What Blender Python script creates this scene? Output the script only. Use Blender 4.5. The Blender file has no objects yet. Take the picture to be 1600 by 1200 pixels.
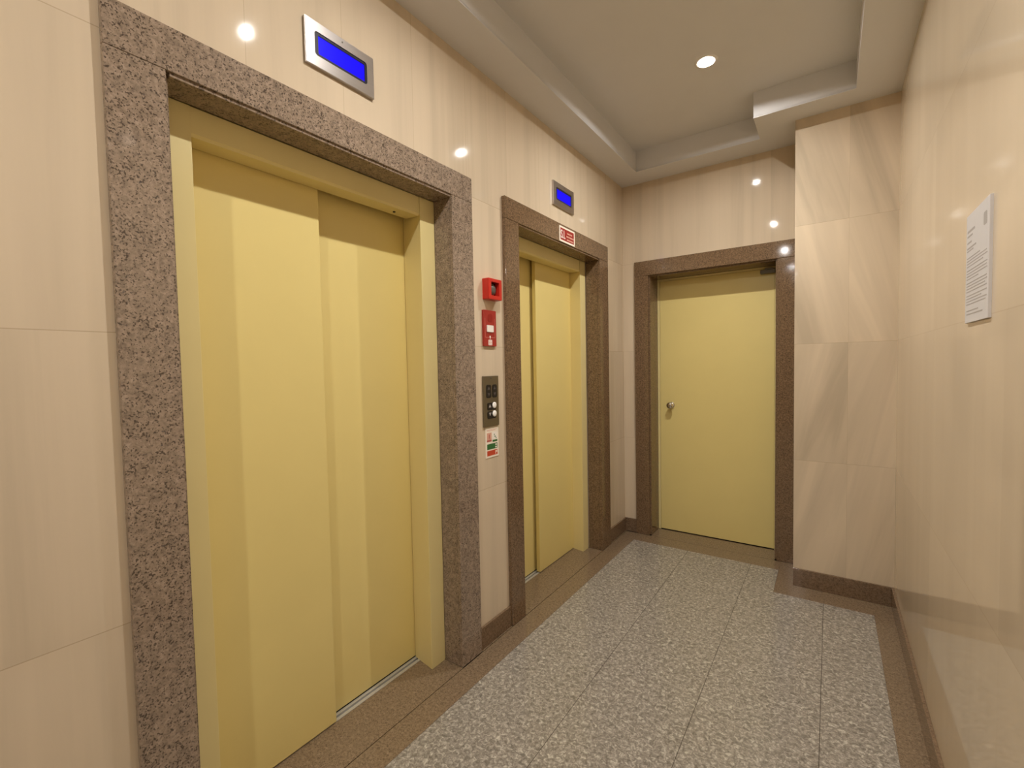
import bpy, bmesh, math
from mathutils import Matrix, Vector

SC = bpy.context.scene
COL = SC.collection

# ------------------------------------------------------------------ measures
W, H, HC = 1.6596, 2.7542, 2.90          # corridor width, soffit height, coffer ceiling
D, DP = 3.5221, 3.1784                   # back wall, front of the pillar
XP = 1.190                               # left edge of the pillar
YN = -4.2                                # end of the corridor behind the camera
T1 = 0.018                               # thickness of the granite surrounds
ZI, ZT = 2.105, 2.215                      # opening / top of lift surrounds
HB = 0.1057                              # skirting height
ROW0, ROWH = 0.073, 0.69                 # marble tile rows

# ------------------------------------------------------------------ mesh helpers
class MB:
    """collects geometry in world coordinates, then links it as ONE mesh object"""
    def __init__(s): s.bm = bmesh.new()
    def box(s, x0, x1, y0, y1, z0, z1, bev=0.0, seg=2, mat=0):
        t = bmesh.new()
        bmesh.ops.create_cube(t, size=1.0)
        for v in t.verts:
            v.co = Vector(((x0+x1)/2 + v.co.x*(x1-x0), (y0+y1)/2 + v.co.y*(y1-y0), (z0+z1)/2 + v.co.z*(z1-z0)))
        if bev > 0: bmesh.ops.bevel(t, geom=t.edges[:], offset=bev, segments=seg, profile=0.5, affect='EDGES')
        s.add(t, mat); return s
    def prism(s, pts, axis, a0, a1, bev=0.0, mat=0):
        """polygon pts (2-D) in the plane normal to axis, extruded from a0 to a1"""
        t = bmesh.new()
        def P(p, a):
            if axis == 'x': return (a, p[0], p[1])
            if axis == 'y': return (p[0], a, p[1])
            return (p[0], p[1], a)
        v0 = [t.verts.new(P(p, a0)) for p in pts]; v1 = [t.verts.new(P(p, a1)) for p in pts]
        t.faces.new(v0); t.faces.new(list(reversed(v1)))
        n = len(pts)
        for i in range(n): t.faces.new((v0[i], v1[i], v1[(i+1) % n], v0[(i+1) % n]))
        bmesh.ops.recalc_face_normals(t, faces=t.faces[:])
        if bev > 0: bmesh.ops.bevel(t, geom=t.edges[:], offset=bev, segments=2, profile=0.5, affect='EDGES')
        s.add(t, mat); return s
    def lathe(s, prof, c, axis='z', n=40, mat=0, smooth=True):
        """profile [(r, h)] turned about the axis through c"""
        t = bmesh.new(); rings = []
        for r, h in prof:
            ring = []
            for i in range(n if r > 1e-6 else 1):
                a = 2*math.pi*i/n
                u, w = r*math.cos(a), r*math.sin(a)
                co = {'z': (u, w, h), 'x': (h, u, w), 'y': (u, h, w)}[axis]
                ring.append(t.verts.new(Vector(c)+Vector(co)))
            rings.append(ring)
        for A, B in zip(rings, rings[1:]):
            for i in range(n):
                j = (i+1) % n
                f = [A[i % len(A)], A[j % len(A)], B[j % len(B)], B[i % len(B)]]
                f = list(dict.fromkeys(f))
                if len(f) > 2: t.faces.new(f)
        bmesh.ops.recalc_face_normals(t, faces=t.faces[:])
        for f in t.faces: f.smooth = smooth
        s.add(t, mat); return s
    def add(s, t, mat=0):
        for f in t.faces: f.material_index = mat
        me = bpy.data.meshes.new('tmp'); t.to_mesh(me); t.free(); s.bm.from_mesh(me); bpy.data.meshes.remove(me)
    def build(s, name, mats, parent=None):
        if not isinstance(mats, (list, tuple)): mats = [mats]
        me = bpy.data.meshes.new(name)
        o = bpy.data.objects.new(name, me)
        off = Vector((0, 0, 0)); p = parent
        while p is not None: off += p.location; p = p.parent
        if parent is not None: bmesh.ops.translate(s.bm, vec=-off, verts=s.bm.verts[:])
        s.bm.to_mesh(me); s.bm.free()
        for m in mats: me.materials.append(m)
        COL.objects.link(o)
        if parent is not None: o.parent = parent
        return o

def rrect(y0, y1, z0, z1, r, n=6):
    pts = []
    for (cy, cz, a0) in ((y1-r, z1-r, 0), (y0+r, z1-r, 90), (y0+r, z0+r, 180), (y1-r, z0+r, 270)):
        for i in range(n+1):
            a = math.radians(a0 + 90*i/n); pts.append((cy+r*math.cos(a), cz+r*math.sin(a)))
    return pts

def ring_prism(mb, outer, inner, axis, a0, a1, mat=0):
    """closed frame between two loops with the same number of points"""
    t = bmesh.new(); n = len(outer)
    def P(p, a): return (a, p[0], p[1]) if axis == 'x' else (p[0], a, p[1])
    L = [[t.verts.new(P(p, a)) for p in loop] for loop in (outer, inner) for a in (a0, a1)]
    o0, o1, i0, i1 = L
    for k in range(n):
        j = (k+1) % n
        t.faces.new((o1[k], o1[j], i1[j], i1[k])); t.faces.new((o0[k], i0[k], i0[j], o0[j]))
        t.faces.new((o0[k], o0[j], o1[j], o1[k])); t.faces.new((i0[k], i1[k], i1[j], i0[j]))
    bmesh.ops.recalc_face_normals(t, faces=t.faces[:])
    mb.add(t, mat)

def empty(name, loc):
    o = bpy.data.objects.new(name, None); o.empty_display_size = 0.1; o.location = loc
    COL.objects.link(o); return o
def tag(o, label=None, cat=None, group=None, kind=None):
    if label: o['label'] = label
    if cat: o['category'] = cat
    if group: o['group'] = group
    if kind: o['kind'] = kind
    return o
def struct(o, label, cat): return tag(o, label, cat, None, 'structure')

def holed(axis, pos, thick, us, zs, holes, mats, name):
    """wall slab with rectangular holes: cells of a grid, extruded away from the room"""
    t = bmesh.new(); vv = {}
    def V(u, z):
        if (u, z) not in vv:
            vv[(u, z)] = t.verts.new((pos, u, z) if axis == 'x' else ((u, pos, z) if axis == 'y' else (u, z, pos)))
        return vv[(u, z)]
    for a, b in zip(us, us[1:]):
        for c, d in zip(zs, zs[1:]):
            mu, mz = (a+b)/2, (c+d)/2
            if any(h[0] < mu < h[1] and h[2] < mz < h[3] for h in holes): continue
            t.faces.new((V(a, c), V(b, c), V(b, d), V(a, d)))
    r = bmesh.ops.extrude_face_region(t, geom=t.faces[:])
    mv = [g for g in r['geom'] if isinstance(g, bmesh.types.BMVert)]
    vec = Vector((thick, 0, 0)) if axis == 'x' else (Vector((0, thick, 0)) if axis == 'y' else Vector((0, 0, thick)))
    bmesh.ops.translate(t, vec=vec, verts=mv)
    bmesh.ops.recalc_face_normals(t, faces=t.faces[:])
    m = MB(); m.add(t); return m.build(name, mats)

# ------------------------------------------------------------------ materials
class NT:
    def __init__(s, name):
        s.m = bpy.data.materials.new(name); s.m.use_nodes = True
        s.t = s.m.node_tree; s.b = s.t.nodes['Principled BSDF']
    def n(s, kind, **kw):
        o = s.t.nodes.new(kind)
        for k, v in kw.items(): setattr(o, k, v)
        return o
    def l(s, a, b): s.t.links.new(a, b)
    def math(s, op, a, b=None, c=None):
        o = s.n('ShaderNodeMath', operation=op)
        for i, x in enumerate((a, b, c)):
            if x is None: continue
            if isinstance(x, (int, float)): o.inputs[i].default_value = x
            else: s.l(x, o.inputs[i])
        return o.outputs[0]
    def mix(s, f, a, b, blend='MIX'):
        o = s.n('ShaderNodeMix', data_type='RGBA', blend_type=blend)
        for x, i in ((f, 0), (a, 6), (b, 7)):
            if isinstance(x, (int, float)): o.inputs[i].default_value = x
            elif isinstance(x, tuple): o.inputs[i].default_value = (*x, 1)
            else: s.l(x, o.inputs[i])
        return o.outputs[2]
    def ramp(s, f, stops, interp='LINEAR'):
        o = s.n('ShaderNodeValToRGB'); o.color_ramp.interpolation = interp
        e = o.color_ramp.elements
        while len(e) < len(stops): e.new(0.5)
        for k, (p, c) in zip(e, stops): k.position = p; k.color = (*c, 1) if len(c) == 3 else c
        s.l(f, o.inputs[0]); return o.outputs[0]
    def noise(s, vec, scale, detail=2.0, rough=0.5, dist=0.0):
        o = s.n('ShaderNodeTexNoise'); o.inputs['Scale'].default_value = scale
        o.inputs['Detail'].default_value = detail; o.inputs['Roughness'].default_value = rough; o.inputs['Distortion'].default_value = dist
        s.l(vec, o.inputs['Vector']); return o.outputs[0]
    def coords(s):
        g = s.n('ShaderNodeTexCoord'); x = s.n('ShaderNodeSeparateXYZ'); s.l(g.outputs['Object'], x.inputs[0])
        return g.outputs['Object'], x.outputs
    def vec(s, x, y, z):
        o = s.n('ShaderNodeCombineXYZ')
        for i, k in enumerate((x, y, z)):
            if isinstance(k, (int, float)): o.inputs[i].default_value = k
            else: s.l(k, o.inputs[i])
        return o.outputs[0]
    def bump(s, h, strength, dist=0.001):
        o = s.n('ShaderNodeBump'); o.inputs['Strength'].default_value = strength; o.inputs['Distance'].default_value = dist
        s.l(h, o.inputs['Height']); s.l(o.outputs[0], s.b.inputs['Normal'])
    def set(s, color=None, rough=None, metal=None, spec=None):
        for k, v in (('Base Color', color), ('Roughness', rough), ('Metallic', metal), ('Specular IOR Level', spec)):
            if v is None: continue
            if isinstance(v, tuple): s.b.inputs[k].default_value = (*v, 1)
            elif isinstance(v, (int, float)): s.b.inputs[k].default_value = v
            else: s.l(v, s.b.inputs[k])
        return s

def plain(name, color, rough=0.5, metal=0.0, spec=0.5, var=0.04, scale=30):
    """painted / plastic surface with a slight procedural unevenness"""
    t = NT(name); v, _ = t.coords()
    n = t.noise(v, scale, 3)
    lo = tuple(c*(1-var) for c in color); hi = tuple(min(1, c*(1+var)) for c in color)
    t.set(t.mix(n, lo, hi), rough, metal, spec); return t.m

def grid_mask(t, u, off, step, half):
    """1 on joint lines at off + k*step"""
    f = t.math('FRACT', t.math('DIVIDE', t.math('SUBTRACT', u, off), step))
    d = t.math('MINIMUM', f, t.math('SUBTRACT', 1.0, f))
    return t.math('LESS_THAN', d, half/step)

MARBLE = (0.615, 0.513, 0.378)
def marble(name, ax, u0, ustep, mode='straight', jh=0.55, jv=0.55):
    t = NT(name); v, c = t.coords()
    u, z = c[ax], c[2]
    tu = t.math('FLOOR', t.math('DIVIDE', t.math('SUBTRACT', u, u0), ustep))
    tz = t.math('FLOOR', t.math('DIVIDE', t.math('SUBTRACT', z, ROW0), ROWH))
    wn = t.n('ShaderNodeTexWhiteNoise', noise_dimensions='2D'); t.l(t.vec(tu, tz, 0.0), wn.inputs['Vector'])
    rnd = wn.outputs['Value']
    if mode == 'diagonal':
        par = t.math('SUBTRACT', t.math('MULTIPLY', t.math('GREATER_THAN', z, ROW0+2*ROWH), 2.0), 1.0)
        uu = t.math('ADD', u, t.math('MULTIPLY', t.math('MULTIPLY', z, par), 0.24))
        vv = t.vec(t.math('MULTIPLY', uu, 6.5), t.math('MULTIPLY', z, 0.55), t.math('MULTIPLY', rnd, 30.0))
        st = t.noise(vv, 1.0, 4, 0.55, 0.6)
        col = t.ramp(st, [(0.32, tuple(k*0.76 for k in MARBLE)), (0.45, tuple(k*0.92 for k in MARBLE)), (0.56, MARBLE), (0.66, tuple(min(1, k*1.10) for k in MARBLE))])
    else:
        k = 11.0 if mode == 'straight' else 4.0
        vv = t.vec(t.math('MULTIPLY', u, k), t.math('MULTIPLY', z, 0.35), t.math('MULTIPLY', rnd, 30.0))
        st = t.noise(vv, 1.0, 5, 0.6, 0.3)
        a = 0.86 if mode == 'straight' else 0.93
        col = t.ramp(st, [(0.30, tuple(q*a for q in MARBLE)), (0.5, MARBLE), (0.70, tuple(min(1, q*1.06) for q in MARBLE))])
    cloud = t.noise(v, 2.2, 4, 0.6)
    col = t.mix(t.math('MULTIPLY', cloud, 0.35), col, (0.62, 0.50, 0.36))
    tint = t.math('ADD', t.math('MULTIPLY', rnd, 0.06), 0.97)
    hsv = t.n('ShaderNodeHueSaturation'); t.l(col, hsv.inputs['Color']); t.l(tint, hsv.inputs['Value'])
    j = t.math('MAXIMUM', t.math('MULTIPLY', grid_mask(t, z, ROW0, ROWH, 0.0012), jh), t.math('MULTIPLY', grid_mask(t, u, u0, ustep, 0.0010), jv))
    col = t.mix(j, hsv.outputs[0], (0.36, 0.27, 0.17))
    t.set(col, 0.045, 0, 0.42)
    t.bump(t.math('ADD', t.math('MULTIPLY', t.noise(v, 3.0, 1), 1.0), t.math('MULTIPLY', j, -0.3)), 0.035, 0.004)
    return t.m

def granite(name, scale=1.0, tint=(1, 1, 1), rough=0.10, spots=1.0):
    """polished brown granite: tan grain with small dark specks gathered in clusters"""
    t = NT(name); v, _ = t.coords()
    b = lambda *c: tuple(k*q for k, q in zip(c, tint))
    grain = t.noise(v, 70*scale, 4, 0.7, 0.5)
    fine = t.noise(v, 205*scale, 1.5, 0.5, 0.25)
    clus = t.noise(v, 32*scale, 2, 0.5)
    big = t.noise(v, 120*scale, 1.5, 0.5, 0.2)
    main = t.ramp(grain, [(0.33, b(0.20, 0.150, 0.115)), (0.47, b(0.295, 0.225, 0.170)), (0.58, b(0.36, 0.275, 0.21)), (0.70, b(0.44, 0.345, 0.275))])
    f = t.math('ADD', fine, t.math('MULTIPLY', t.math('SUBTRACT', clus, 0.5), -0.22))
    dark = t.ramp(f, [(0.36, (1, 1, 1)), (0.43, (0, 0, 0))])
    main = t.mix(t.math('MULTIPLY', dark, 0.85*spots), main, b(0.058, 0.042, 0.032))
    blu = t.ramp(big, [(0.67, (0, 0, 0)), (0.72, (1, 1, 1))])
    main = t.mix(t.math('MULTIPLY', blu, 0.6*spots), main, b(0.055, 0.050, 0.052))
    t.set(main, rough, 0, 0.5); return t.m

def floor_stone(name):
    t = NT(name); v, c = t.coords()
    n1 = t.noise(v, 72, 4, 0.66, 0.9); n2 = t.noise(v, 150, 2, 0.5); n4 = t.noise(v, 7, 2)
    main = t.ramp(n1, [(0.34, (0.14, 0.122, 0.10)), (0.46, (0.235, 0.210, 0.177)), (0.55, (0.335, 0.305, 0.258)), (0.67, (0.58, 0.535, 0.45))])
    main = t.mix(t.ramp(n2, [(0.60, (0, 0, 0)), (0.74, (0.6, 0.6, 0.6))]), main, (0.10, 0.095, 0.085))
    main = t.mix(t.math('MULTIPLY', n4, 0.25), main, (0.30, 0.272, 0.232))
    jx = grid_mask(t, c[0], 0.1313, 0.404, 0.0013); jy = grid_mask(t, c[1], 2.01, 0.4025, 0.0006)
    j = t.math('MAXIMUM', t.math('MULTIPLY', jx, 0.85), t.math('MULTIPLY', jy, 0.45))
    t.set(t.mix(j, main, (0.06, 0.05, 0.04)), 0.16, 0, 0.5); return t.m

def steel(name, color=(0.62, 0.60, 0.57), rough=0.28, aniso_axis=1):
    t = NT(name); v, c = t.coords()
    vv = t.vec(t.math('MULTIPLY', c[0], 40.0), t.math('MULTIPLY', c[1], 500.0 if aniso_axis == 2 else 6.0), t.math('MULTIPLY', c[2], 6.0 if aniso_axis == 2 else 500.0))
    n = t.noise(vv, 1.0, 2)
    t.set(t.mix(n, tuple(k*0.86 for k in color), color), rough, 1.0); t.bump(n, 0.05, 0.0005); return t.m

def emit(name, color, strength):
    t = NT(name); t.set((0, 0, 0), 0.4)
    t.b.inputs['Emission Color'].default_value = (*color, 1); t.b.inputs['Emission Strength'].default_value = strength
    return t.m

def lcd(name):
    t = NT(name); v, c = t.coords()
    n = t.noise(v, 60, 2)
    t.set((0.002, 0.0, 0.02), 0.35, 0, 0.15)
    t.l(t.mix(n, (0.003, 0.0, 1.0), (0.006, 0.0, 1.0)), t.b.inputs['Emission Color']); t.b.inputs['Emission Strength'].default_value = 1.0
    return t.m

M = {}
M['marble_left'] = marble('marble_left', 1, 0.661, 0.318, 'straight', 0.55, 0.40)
M['marble_back'] = marble('marble_back', 0, 0.08, 0.318, 'straight', 0.3, 0.12)
M['marble_pillar'] = marble('marble_pillar', 0, 1.447, 0.40, 'diagonal', 0.45, 0.25)
M['marble_right'] = marble('marble_right', 1, 0.55, 0.80, 'soft', 0.22, 0.0)
M['granite'] = granite('granite_brown', 1.0, (.88, .87, .84), 0.08)
M['granite_far'] = granite('granite_brown_fine', 1.35, (0.61, 0.51, 0.375), 0.07, 0.95)
M['granite_skirt'] = granite('granite_skirting', 1.35, (0.58, 0.50, 0.40), 0.10, 0.45)
M['granite_floor'] = granite('granite_floor_border', 1.5, (0.69, 0.64, 0.52), 0.12, 0.80)
M['floor'] = floor_stone('granite_floor_grey')
M['gap'] = plain('dark_joint', (0.02, 0.016, 0.012), 0.8)
M['white'] = plain('ceiling_paint', (0.67, 0.665, 0.665), 0.75, 0, 0.3, 0.02, 8)
M['yellow'] = plain('door_paint_yellow', (0.74, 0.61, 0.242), 0.36, 0, 0.45, 0.03, 5)
M['frame'] = plain('frame_paint_lit_yellow', (0.76, 0.65, 0.31), 0.34, 0, 0.45, 0.03, 5)  # door yellow made paler, the frame's brighter light put into the colour
M['alu'] = plain('sill_aluminium', (0.62, 0.61, 0.58), 0.28, 0.55)
M['steel'] = steel('brushed_steel', (0.66, 0.62, 0.60), 0.30)
M['chrome'] = steel('chrome_knob', (0.72, 0.70, 0.66), 0.12)
M['bezel'] = plain('bezel_black', (0.018, 0.018, 0.03), 0.3)
M['lcd'] = lcd('lcd_blue')
M['red'] = plain('red_plastic', (0.52, 0.022, 0.012), 0.35)
M['red_dark'] = plain('red_plate', (0.33, 0.024, 0.016), 0.4)
M['red_disc'] = plain('red_disc', (0.27, 0.010, 0.006), 0.4)
M['red_sign'] = plain('red_sign', (0.30, 0.022, 0.016), 0.45)
M['cream'] = plain('cream_border', (0.86, 0.78, 0.66), 0.5)
M['white_mark'] = plain('white_marking', (0.85, 0.80, 0.74), 0.5)
M['pink_line'] = plain('pale_red_line', (0.62, 0.22, 0.18), 0.5)
M['glass'] = plain('dark_lens', (0.020, 0.016, 0.014), 0.12)
M['lens_grey'] = plain('grey_horn', (0.10, 0.10, 0.085), 0.3)
M['olive'] = steel('panel_metal', (0.30, 0.265, 0.20), 0.42, 2)
M['black'] = plain('black_plastic', (0.012, 0.010, 0.009), 0.3)
M['arrow_dim'] = plain('dim_arrow', (0.075, 0.062, 0.06), 0.5)
M['arrow'] = plain('pale_arrow', (0.42, 0.38, 0.36), 0.5)
M['button'] = plain('white_button', (0.92, 0.90, 0.86), 0.35)
M['green'] = plain('sticker_green', (0.030, 0.14, 0.035), 0.5)
M['orange'] = plain('sticker_red', (0.52, 0.06, 0.022), 0.5)
M['pink'] = plain('sticker_pink', (0.66, 0.36, 0.27), 0.5)
M['rose'] = plain('sticker_rose', (0.48, 0.12, 0.10), 0.5)
M['paper'] = plain('white_paper', (0.62, 0.60, 0.60), 0.6)
M['ink'] = plain('grey_ink', (0.40, 0.37, 0.35), 0.7)
M['closer'] = plain('grey_closer', (0.16, 0.145, 0.11), 0.4, 0.3)
M['ring'] = plain('white_trim_ring', (0.85, 0.84, 0.82), 0.25)
M['lamp'] = emit('lamp_glow', (1.0, 0.965, 0.92), 7700.0)
M['socket'] = plain('dark_hole', (0.03, 0.025, 0.01), 0.7)

# ------------------------------------------------------------------ setting: walls, floor, ceiling
A0, B0, B1, A1 = 0.3402, 0.4597, 1.4924, 1.6296      # near lift: surround outer / inner
C0, E0, E1, C1 = 1.8833, 2.0059, 3.0289, 3.1770      # far lift
P0, Q0, Q1 = 0.1004, 0.2070, 1.0754                  # back door
ZT3, ZI3, T3 = 2.1479, 2.0358, 0.020
YL = 3.7006                                          # plane of the back door leaf

o = holed('x', 0.0, -0.12, [YN, B0-.005, B1+.005, E0-.005, E1+.005, D+.12], [0, ZI, HC+.1],
          [(B0-.005, B1+.005, 0, ZI), (E0-.005, E1+.005, 0, ZI)], M['marble_left'], 'wall_left')
struct(o, 'left wall of polished beige marble tiles around both lift doors', 'wall')
o = holed('y', D, 0.14, [0.0, Q0-.002, Q1+.002, XP+.02], [0, ZI3, HC+.1], [(Q0-.002, Q1+.002, 0, ZI3)], M['marble_back'], 'wall_back')
struct(o, 'back wall of polished beige marble above the single yellow door', 'wall')
o = MB().box(XP, W+.12, DP, D+.14, 0, HC+.1).build('wall_pillar', M['marble_pillar'])
struct(o, 'marble clad pillar with diagonal veins right of the back door', 'wall')
o = MB().box(W, W+.12, YN, DP, 0, HC+.1).build('wall_right', M['marble_right'])
struct(o, 'plain polished beige right wall with the paper notice', 'wall')
o = MB().box(-.12, W+.12, YN-.12, YN, 0, HC+.1).build('wall_front', M['granite_far'])  # unseen end wall, its dark stone picked to cut bounced light
struct(o, 'unseen corridor end wall behind the camera, dark stone added to cut bounced light', 'wall')

# floor: dark bed, grey stone field, brown border strips with open joints between them
XB0, XB1, YB, YB2, XJ = 0.1313, 1.5652, 3.3531, 3.0107, 1.100
fl = MB()
fl.box(-.30, W+.12, YN-.1, YL+.15, -.10, -.012, mat=1)
fl.prism([(XB0, YN), (XB1, YN), (XB1, YB2), (XJ, YB2), (XJ, YB), (XB0, YB)], 'z', -.012, 0.0)
o = fl.build('floor', [M['floor'], M['gap']])
struct(o, 'polished speckled grey granite floor tiles', 'floor')
bd = MB(); g = 0.0018; TJ = .0195
bd.prism([(TJ+g, YN), (XB0-.0004, YN), (XB0-.0004, YB), (TJ+g, D-T3-.08)], 'z', -.012, 0.0)
bd.prism([(TJ+g, D-T3-.079), (XB0, YB+.0004), (XJ, YB+.0004), (XJ+.001, D-T3-g), (TJ+g, D-T3-g)], 'z', -.012, 0.0)
bd.prism([(XJ+.0004, YB2+.0004), (XB1+.0004, YB2+.0004), (W-.012, DP-.012), (XP, DP-.012), (XP, D-T3-g), (XJ+.0014, D-T3-g)], 'z', -.012, 0.0)
bd.prism([(XB1+.0004, YN), (W, YN), (W, DP-.012), (W-.012, DP-.012), (XB1+.0004, YB2)], 'z', -.012, 0.0)
for ya, yb in ((YN, A0), (A1, C0), (C1, D)): bd.box(0, TJ-g, ya, yb, -.012, 0.0)
o = bd.build('trim_4', M['granite_floor'])
struct(o, 'brown granite border strip framing the grey floor', 'floor border')

# ceiling: soffit band with a raised coffer that follows the pillar
CX0, CX1, CY, CYN, XN = 0.1944, 1.4666, 3.2984, 3.0014, 0.9935
LX = 0.832
LY = [2.55, 1.07, -0.48, -1.88, -3.20]
hr = 0.036
BEAM = [60.0, 48.0, 24.0, 28.0, 28.0]
HL = H+.006
ce = MB()
ce.prism([(0, YN), (CX0, YN), (CX0, CY), (XN, CY), (XN, CYN), (CX1, CYN), (CX1, YN), (W, YN), (W, DP), (XP, DP), (XP, D), (0, D)], 'z', H, H+.008)
ce.box(CX0-.02, CX0, YN, CY+.02, HL, HC+.1); ce.box(CX0, XN+.02, CY, CY+.02, HL, HC+.1)
ce.box(XN, XN+.02, CYN+.0, CY, HL, HC+.1); ce.box(XN+.02, CX1+.02, CYN, CYN+.02, HL, HC+.1); ce.box(CX1, CX1+.02, YN, CYN, HL, HC+.1)
cl = holed('z', HC, .10, sorted([CX0, LX-hr, LX+hr, CX1]), sorted([YN, CY] + [y+s*hr for y in LY for s in (-1, 1)]),
           [(LX-hr, LX+hr, y-hr, y+hr) for y in LY], M['white'], 'ceiling')
ce.bm.from_mesh(cl.data); bpy.data.objects.remove(cl)
ce.box(-.12, W+.12, YN-.12, D+.14, HC+.1, HC+.14)
o = ce.build('ceiling', M['white'])
struct(o, 'white plaster ceiling with a raised rectangular coffer', 'ceiling')

# skirtings
def skirting(name, boxes, label):
    m = MB()
    for b in boxes: m.box(*b, bev=.0015)
    struct(m.build(name, M['granite_skirt']), label, 'skirting')
tb = .012
skirting('baseboard_left', [(0, tb, YN, A0, 0, HB), (0, tb, A1, C0, 0, HB), (0, tb, C1, D, 0, HB)], 'brown granite skirting along the lift wall')
skirting('baseboard_back', [(tb, P0, D-tb, D, 0, HB)], 'short brown granite skirting left of the back door')
skirting('baseboard_pillar', [(XP, W-tb, DP-tb, DP, 0, HB)], 'brown granite skirting at the foot of the pillar')
skirting('baseboard_right', [(W-tb, W, YN, DP, 0, HB)], 'brown granite skirting along the right wall')

# ------------------------------------------------------------------ granite surrounds
def lift_surround(name, a0, b0, b1, a1, t, mat, label):
    m = MB()
    m.box(0, t, a0, b0, 0, ZI-.0008, bev=.002)                 # uprights
    m.box(0, t, b1, a1, 0, ZI-.0008, bev=.002)
    m.box(0, t, a0, a1, ZI, ZT, bev=.002)                      # lintel
    m.box(-.09, -.0008, b0-.03, b0+.009, 0, ZI-.0008, bev=.0015)   # jamb linings
    m.box(-.09, -.0008, b1+.0005, b1+.03, 0, ZI-.0008, bev=.0015)
    m.box(-.09, t-.006, b0+.0095, b1, ZI-.010, ZI+.02, bev=.0015)     # soffit lining
    m.box(-.1835, TJ-g, b0+.0095, b1, -.012, 0.0, mat=1)         # threshold slab
    struct(m.build(name, [mat, M['granite_floor']]), label, 'door surround')
lift_surround('trim_1', A0, B0, B1, A1, T1, M['granite'], 'speckled brown granite surround of the near lift door')
lift_surround('trim_2', C0, E0, E1, C1, 0.0205, M['granite_far'], 'brown granite surround of the far lift door, red sign on its lintel')
m = MB()
m.box(P0, Q0, D-T3, D, 0, ZI3-.0008, bev=.002); m.box(Q1, XP, D-T3, D, 0, ZI3-.0008, bev=.002)
m.box(P0, XP, D-T3, D, ZI3, ZT3, bev=.002)
m.box(Q0-.02, Q0+.012, D+.0005, YL+.10, 0, ZI3, bev=.0015); m.box(Q1-.012, Q1+.02, D+.0005, YL+.10, 0, ZI3, bev=.0015)
m.box(Q0+.0125, Q1-.0125, D+.0005, YL+.10, ZI3-.010, ZI3+.03, bev=.0015)
m.box(Q0+.0125, Q1-.0125, D-T3+g, YL-.004, -.012, 0, mat=1)
struct(m.build('trim_3', [M['granite_far'], M['granite_floor']]), 'brown granite surround of the back door beside the pillar', 'door surround')

# ------------------------------------------------------------------ lift doors
def lift_door(name, b0, b1, flip, label):
    """two telescopic panels; not flipped: front panel on the low-y side"""
    yc = (b0+b1)/2
    r = empty(name, (-.15, yc, 0)); struct(r, label, 'lift door')
    Y = (lambda y: 2*yc-y) if flip else (lambda y: y)
    def bx(m, x0, x1, ya, yb, z0, z1, **k):
        a, b = sorted((Y(ya), Y(yb))); m.box(x0, x1, a, b, z0, z1, **k)
    lo, hi = b0+.0095, b1
    il, ih = b0+.090, b1-.0855                  # inner edges of the stiles (front)
    m = MB()
    for edge, inn, s in ((lo, il, 1), (hi, ih, -1)):
        back = inn - s*.022
        m.prism([(-.0905, Y(edge)), (-.0905, Y(inn)), (-.2215, Y(back)), (-.2215, Y(edge))], 'z', 0.0, ZI-.011, bev=.0012)
    a, b = sorted((Y(il+.0005), Y(ih-.0005)))
    m.prism([(-.0935, ZI-.011), (-.0935, 2.022), (-.100, 2.014), (-.176, 2.016), (-.176, ZI-.011)], 'y', a, b)
    m.build('frame', M['frame'], r)
    m = MB(); m.lathe([(0, 0), (.0055, 0), (.0055, .006), (0, .006)], (-.14, Y(b1-.185), 2.0115), 'z', 14)
    m.build('sensor_hole', M['socket'], r)
    yA = b0+(.547 if flip else .525)
    m = MB(); bx(m, -.206, -.180, lo-.02, yA, .004, 2.06, bev=.002); m.build('door_panel', M['yellow'], r)
    m = MB(); bx(m, -.250, -.2245, yA-.05, hi+.02, .004, 2.06, bev=.002); m.build('door_panel', M['yellow'], r)
    m = MB()
    for x0, x1, z in ((-.1985, -.1845, 0.0006), (-.2095, -.1985, -.011), (-.2235, -.2095, 0.0006), (-.262, -.2515, 0.0006)):
        bx(m, x0, x1, lo-.01, hi+.01, -.014, z)
    m.build('sill', M['alu'], r)
    return r
lift_door('door_1', B0, B1, False, 'near yellow two panel sliding lift door')
lift_door('door_2', E0, E1, True, 'far yellow two panel sliding lift door under the red sign')

# ------------------------------------------------------------------ back door
r = empty('door_3', ((Q0+Q1)/2, YL, 0)); struct(r, 'flush yellow single door with chrome knob at the corridor end', 'door')
lx0, lx1 = Q0+.0125, Q1-.0125
m = MB()
m.box(lx0, lx0+.018, YL-.002, YL+.06, 0, ZI3-.011, bev=.001); m.box(lx1-.018, lx1, YL-.002, YL+.06, 0, ZI3-.011, bev=.001)
m.box(lx0+.018, lx1-.018, YL-.002, YL+.06, ZI3-.026, ZI3-.011, bev=.001)
m.build('frame', M['frame'], r)
m = MB(); m.box(lx0+.0195, lx1-.0195, YL, YL+.042, .006, ZI3-.0275, bev=.0012); m.build('door_leaf', M['yellow'], r)
m = MB()
m.lathe([(0, 0), (.026, 0), (.026, -.004), (.022, -.007), (.011, -.009), (.010, -.026), (.016, -.031), (.0235, -.038), (.0255, -.047), (.022, -.056), (.012, -.061), (0, -.062)], (.325, YL, 1.019), 'y', 36)
tag(m.build('door_knob', M['chrome'], r), 'round chrome knob')
m = MB(); m.box(.955, 1.048, YL-.034, YL-.0005, 1.972, 2.000, bev=.004); m.box(.985, 1.035, YL-.044, YL-.030, 1.998, 2.008, bev=.002)
tag(m.build('door_closer', M['closer'], r), 'small grey door closer bracket')

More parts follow.
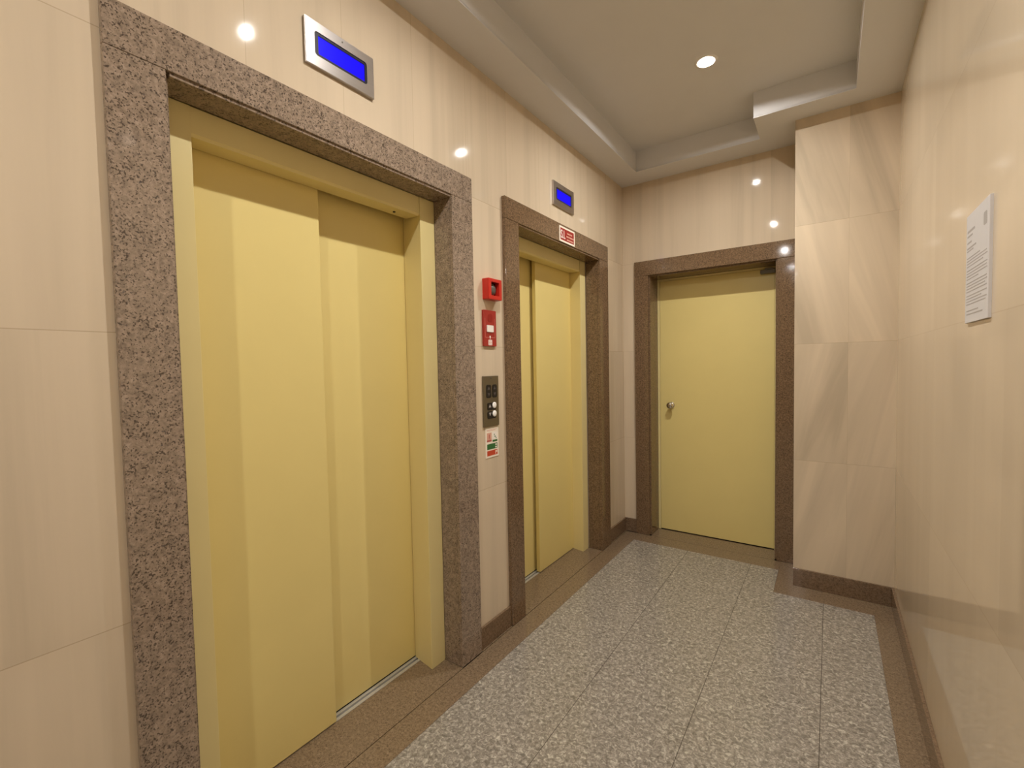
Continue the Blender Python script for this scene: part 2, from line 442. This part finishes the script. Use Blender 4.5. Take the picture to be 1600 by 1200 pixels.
# ------------------------------------------------------------------ ceiling downlights
def downlight():
    e = empty('ceiling_downlight', (LX, LY[0], HC))
    c = (LX, LY[0], HC)
    m = MB(); m.lathe([(.055, 0), (.054, -.003), (.044, -.004), (.0345, -.002), (.0345, .0), (.055, 0)], c, 'z', 40); m.build('trim_ring', M['ring'], e)
    m = MB(); m.lathe([(.0345, -.001), (.0335, .022), (.030, .030), (0, .030)], c, 'z', 40); m.build('reflector', M['ring'], e)
    m = MB(); m.lathe([(0, .0028), (.007, .0031), (.0105, .0043), (.0105, .012), (0, .012)], c, 'z', 32); m.build('bulb', M['lamp'], e)
    sp = bpy.data.lights.new('beam', 'SPOT'); sp.energy = BEAM[0]; sp.color = (1.0, 0.965, 0.92); sp.spot_size = math.radians(125); sp.spot_blend = 1.0; sp.shadow_soft_size = .010
    so = bpy.data.objects.new('beam', sp); so.location = (0, 0, -.008); so.parent = e; COL.objects.link(so)
    return e
def copy_tree(o, parent=None):
    c = o.copy(); COL.objects.link(c)
    if parent is not None: c.parent = parent
    for ch in list(o.children): copy_tree(ch, c)
    return c
dl = downlight()
texts = ['round recessed downlight glowing in the coffer, the one nearest the back door',
         'round recessed downlight in the coffer above the near lift door',
         'round recessed downlight in the coffer, third from the back door',
         'round recessed downlight in the coffer, fourth from the back door',
         'round recessed downlight in the coffer, farthest from the back door']
for i, y in enumerate(LY):
    e = dl if i == 0 else copy_tree(dl)
    e.location = (LX, y, HC)
    for ch in e.children:
        if ch.type == 'LIGHT':
            if i: ch.data = ch.data.copy()
            ch.data.energy = BEAM[i]
    tag(e, texts[i], 'ceiling light', 'recessed downlights in the ceiling coffer')

# ------------------------------------------------------------------ lift position displays
def display(y0, z0, label):
    y1, z1 = y0+.262, z0+.143
    e = empty('lift_display', (0.0005, (y0+y1)/2, z0)); tag(e, label, 'lift display', 'blue lift position displays')
    def loop(ya, yb, za, zb, rr): return rrect(ya, yb, za, zb, rr)
    by0, by1, bz0, bz1 = y0+.032, y1-.030, z0+.036, z1-.031
    m = MB()
    ring_prism(m, loop(y0, y1, z0, z1, .002), loop(by0, by1, bz0, bz1, .010), 'x', -.001, .010)
    ring_prism(m, loop(y0+.0015, y1-.0015, z0+.0015, z1-.0015, .002), loop(by0, by1, bz0, bz1, .010), 'x', .010, .012)
    m.build('faceplate', M['steel'], e)
    sy0, sy1, sz0, sz1 = by0+.014, by1-.008, bz0+.009, bz1-.009
    m = MB(); ring_prism(m, loop(by0+.0003, by1-.0003, bz0+.0003, bz1-.0003, .010), loop(sy0, sy1, sz0, sz1, .003), 'x', .001, .0095)
    m.build('bezel', M['bezel'], e)
    m = MB(); m.box(.001, .0075, sy0-.001, sy1+.001, sz0-.001, sz1+.001); m.build('screen', M['lcd'], e)
    m = MB(); m.lathe([(0, .0119), (.003, .0119), (.003, .0126), (0, .0130)], (0, (y0+y1)/2+.003, z1-.013), 'x', 12); m.build('screw', M['closer'], e)
display(.8385, 2.3275, 'blue lit display in a brushed steel plate above the near lift door')
display(2.398, 2.3165, 'blue lit display in a steel plate above the far lift door and red sign')

# ------------------------------------------------------------------ lettering helper
def text_mesh(s, size, bold=0.0):
    cu = bpy.data.curves.new('lettering', 'FONT'); cu.body = s; cu.size = size; cu.offset = bold; cu.extrude = .0003; cu.align_x = 'LEFT'
    ob = bpy.data.objects.new('lettering', cu); COL.objects.link(ob)
    bpy.context.view_layer.update()
    me = bpy.data.meshes.new_from_object(ob.evaluated_get(bpy.context.evaluated_depsgraph_get()))
    bpy.data.objects.remove(ob); return me
def lettering(s, y, z, size, x, mat, parent, name='lettering', bold=0.0, sx=1.0, sz=1.0):
    me = text_mesh(s, size, bold); t = bmesh.new(); t.from_mesh(me); bpy.data.meshes.remove(me)
    for v in t.verts: v.co = Vector((x+v.co.z, y+v.co.x*sx, z+v.co.y*sz))
    m = MB(); m.add(t); return m.build(name, mat, parent)

# ------------------------------------------------------------------ red S.I. sign on the far lintel
sx = .0205
e = empty('fire_service_sign', (sx, 2.5425, 2.110)); tag(e, 'red and cream sign reading S.I. on the granite lintel of the far lift', 'sign')
m = MB(); m.box(sx+.0002, sx+.0022, 2.443, 2.642, 2.1085, 2.2020, bev=.0008); m.build('border', M['cream'], e)
m = MB(); m.box(sx+.0015, sx+.0026, 2.4545, 2.6305, 2.1195, 2.1910); m.build('panel', M['red_sign'], e)
lettering('S.I.', 2.459, 2.131, .070, sx+.0026, M['white_mark'], e, 'lettering', .0010, .72, 1.0)
m = MB()
for k, (a, b, z) in enumerate(((2.541, 2.604, 2.1700), (2.530, 2.624, 2.1505), (2.535, 2.622, 2.1310))):
    w, y, i = 0, a, 0
    for i, ln in enumerate((.026, .014, .031, .020, .024)):
        if y >= b-.004: break
        yy = min(y+ln, b); m.box(sx+.0024, sx+.0030, y, yy, z-.0042, z+.0042); y = yy+.003
m.build('small_lettering', M['pink'], e)

# ------------------------------------------------------------------ red alarm sounder box
sy0, sy1, sz0, sz1, sd = 1.7145, 1.8216, 1.6785, 1.7785, .0370
e = empty('alarm_sounder', (0.0005, (sy0+sy1)/2, sz0)); tag(e, 'red square alarm box with a dark window between the lift doors', 'alarm sounder')
m = MB()
ring_prism(m, rrect(sy0, sy1, sz0, sz1, .004), rrect(1.7365, 1.8000, 1.6975, 1.7625, .003), 'x', -.001, sd-.002)
ring_prism(m, rrect(sy0+.0015, sy1-.0015, sz0+.0015, sz1-.0015, .004), rrect(1.7365, 1.8000, 1.6975, 1.7625, .003), 'x', sd-.002, sd)
m.build('housing', M['red'], e)
m = MB(); m.box(.001, .012, 1.736, 1.8005, 1.697, 1.763); m.build('window', M['glass'], e)
m = MB(); m.lathe([(.0, .012), (.030, .012), (.026, .020), (.015, .026), (0, .027)], (0, 1.7700, 1.7290), 'x', 28); m.build('lens', M['lens_grey'], e)

# ------------------------------------------------------------------ red call point plate
e = empty('alarm_call_point', (0.0005, 1.7555, 1.4545)); tag(e, 'narrow red plate with a white press square below the alarm box', 'fire call point')
x = .010
m = MB(); m.prism(rrect(1.7055, 1.8045, 1.4550, 1.6285, .003), 'x', -.001, x); m.build('plate', M['red_dark'], e)
m = MB(); m.prism(rrect(1.738, 1.775, 1.572, 1.612, .015), 'x', x-.001, x+.0012); m.build('disc', M['red_disc'], e)
m = MB(); m.prism(rrect(1.7285, 1.7790, 1.5235, 1.5560, .003), 'x', x-.001, x+.004); tag(m.build('press_square', M['white_mark'], e), 'white press square')
m = MB()
m.box(x-.0005, x+.0004, 1.7160, 1.7175, 1.497, 1.590); m.box(x-.0005, x+.0004, 1.7925, 1.7940, 1.497, 1.590); m.box(x-.0005, x+.0004, 1.7160, 1.7940, 1.4962, 1.4980)
m.build('border_line', M['pink_line'], e)
m = MB()
m.prism(rrect(1.7495, 1.7585, 1.4945, 1.5060, .004), 'x', x-.0005, x+.0006); m.box(x-.0005, x+.0006, 1.7530, 1.7555, 1.4880, 1.4950)
m.prism(rrect(1.7400, 1.7690, 1.4600, 1.4860, .002), 'x', x-.0005, x+.0006); m.build('pictogram', M['white_mark'], e)
m = MB()
for i, (a, b) in enumerate(((1.7435, 1.753), (1.756, 1.7655))):
    for k in range(3): m.box(x, x+.0009, a, b, 1.4635+k*.0075, 1.4665+k*.0075)
m.build('pictogram_detail', M['pink_line'], e)

# ------------------------------------------------------------------ lift call panel
e = empty('lift_call_panel', (0.0005, 1.7555, 1.0640)); tag(e, 'grey metal lift call panel with black arrows and two white buttons', 'call panel')
x = .008
m = MB(); m.box(-.001, x, 1.6960, 1.8165, 1.0640, 1.3100, bev=.0012); m.build('faceplate', M['olive'], e)
m = MB(); m.lathe([(0, x), (.004, x), (.0036, x+.0012), (0, x+.0014)], (0, 1.7570, 1.3005), 'x', 14); m.build('screw', M['closer'], e)
def tri(m, y, z, w, h, xx, up=True):
    s = 1 if up else -1
    m.prism([(y-w/2, z-s*h/2), (y+w/2, z-s*h/2), (y, z+s*h/2)], 'x', xx-.0006, xx+.0005)
for yc in (1.7355, 1.7825):
    m = MB(); m.prism(rrect(yc-.0185, yc+.0185, 1.2035, 1.2680, .010), 'x', x-.001, x+.0015); ind = m.build('direction_indicator', M['black'], e)
    m = MB(); tri(m, yc, 1.2515, .022, .016, x+.0015); tri(m, yc, 1.2200, .022, .016, x+.0015, False); m.build('arrow', M['arrow_dim'], ind)
for zc, up in ((1.1620, True), (1.1205, False)):
    m = MB(); m.prism(rrect(1.7225, 1.7905, zc-.0185, zc+.0175, .008), 'x', x-.001, x+.0018); hs = m.build('button_housing', M['black'], e)
    m = MB(); tri(m, 1.7415, zc+.003, .018, .016, x+.0018, up); m.build('arrow', M['arrow'], hs)
    m = MB(); m.lathe([(0, x+.0015), (.0155, x+.0015), (.0150, x+.0045), (.0120, x+.0058), (0, x+.0062)], (0, 1.7760, zc+.004), 'x', 28); tag(m.build('push_button', M['button'], hs), 'round white push button')

# ------------------------------------------------------------------ pictogram sticker
e = empty('safety_sticker', (0.0003, 1.7640, .909)); tag(e, 'cream sticker with green and red pictogram boxes under the call panel', 'sticker')
x = .0024
m = MB(); m.box(-.001, x, 1.7110, 1.8155, .9090, 1.0590, bev=.0006); m.build('card', M['cream'], e)
def blk(name, mat, boxes):
    m = MB()
    for b in boxes: m.box(x-.0006, x+b[4], b[0], b[1], b[2], b[3])
    m.build(name, M[mat], e)
blk('heading', 'pink', [(1.722, 1.802, 1.0455, 1.0475, .0004), (1.722, 1.790, 1.0405, 1.0422, .0004)])
blk('pink_box', 'pink', [(1.7215, 1.7580, .9985, 1.0320, .0004)])
blk('rose_bar', 'rose', [(1.7215, 1.7580, .9880, .9975, .0004), (1.737, 1.743, 1.004, 1.024, .0008)])
blk('white_box', 'white_mark', [(1.7660, 1.8045, .9945, 1.0330, .0004)])
blk('green_bar', 'green', [(1.7660, 1.8045, .9840, .9935, .0004), (1.778, 1.783, 1.016, 1.023, .0008), (1.783, 1.790, 1.006, 1.013, .0008), (1.792, 1.797, .999, 1.005, .0008)])
blk('green_box', 'green', [(1.7215, 1.8045, .9500, .9770, .0004)])
blk('red_box', 'orange', [(1.7215, 1.8045, .9190, .9440, .0004)])
blk('pictogram', 'cream', [(1.7860, 1.8000, .9530, .9600, .0008), (1.7880, 1.7990, .9650, .9735, .0008), (1.7870, 1.7910, .9220, .9400, .0008), (1.7930, 1.8000, .9300, .9400, .0008)])

# ------------------------------------------------------------------ paper notice on the right wall
ny0, ny1, nz0, nz1 = 1.452, 1.662, 1.4445, 1.7190
e = empty('paper_notice', (W, (ny0+ny1)/2, nz0)); tag(e, 'white printed notice sheet fixed on the right wall', 'notice')
m = MB(); m.box(W-.006, W+.001, ny0, ny1, nz0, nz1, bev=.0008); m.build('board', M['paper'], e)
m = MB(); xx = W-.006
def ln(y_from_left, length, z, h=.0022): m.box(xx-.0003, xx+.0005, ny1-y_from_left-length, ny1-y_from_left, z-h/2, z+h/2)
ln(.012, .070, 1.676, .006); ln(.012, .050, 1.664, .004); ln(.012, .040, 1.648, .004); ln(.012, .085, 1.634, .004); ln(.012, .060, 1.627, .003)
z = 1.609
for i, L in enumerate((.120, .180, .186, .150, .186, .182, .186, .110, .184, .186, .170, .186, .186, .140, .186, .178)):
    ln(.012, L, z); z -= .0072 if i % 4 != 3 else .0105
ln(.016, .110, 1.4745, .003); ln(.016, .150, 1.4660, .003)
m.build('printed_text', M['ink'], e)
m = MB(); m.prism(rrect(ny0+.020, ny0+.048, 1.660, 1.690, .006), 'x', xx-.0003, xx+.0005); m.build('seal', M['ink'], e)

# ------------------------------------------------------------------ camera and view
f_px = 709.0153167003991
cam = bpy.data.cameras.new('camera'); co = bpy.data.objects.new('camera', cam); COL.objects.link(co)
R = Vector((0.8189374397798995, 0.573555133757111, -0.019390159040247698))
U = Vector((-0.006939895011445037, 0.04368284952991411, 0.9990213443736711))
F = Vector((-0.5738408381981659, 0.8180014163788529, -0.03975393336786811))
mw = Matrix.Identity(4)
for i in range(3): mw[i][0], mw[i][1], mw[i][2] = R[i], U[i], -F[i]
mw.translation = (1.3650638998197246, 0.0, 1.3570892277130386)
co.matrix_world = mw
cam.sensor_fit = 'HORIZONTAL'; cam.sensor_width = 36.0; cam.lens = f_px/1600*36.0; cam.clip_start = .01
SC.camera = co

w = bpy.data.worlds.new('world'); SC.world = w; w.use_nodes = True
w.node_tree.nodes['Background'].inputs[0].default_value = (0, 0, 0, 1)
SC.view_settings.view_transform = 'Standard'; SC.view_settings.look = 'None'
SC.view_settings.exposure = 0.0; SC.view_settings.gamma = 1.0; SC.view_settings.use_curve_mapping = False
SC.cycles.max_bounces = 10; SC.cycles.diffuse_bounces = 6; SC.cycles.glossy_bounces = 6
SC.cycles.caustics_reflective = False; SC.cycles.caustics_refractive = False
SC.cycles.sample_clamp_indirect = 6.0
SC.cycles.use_denoising = True
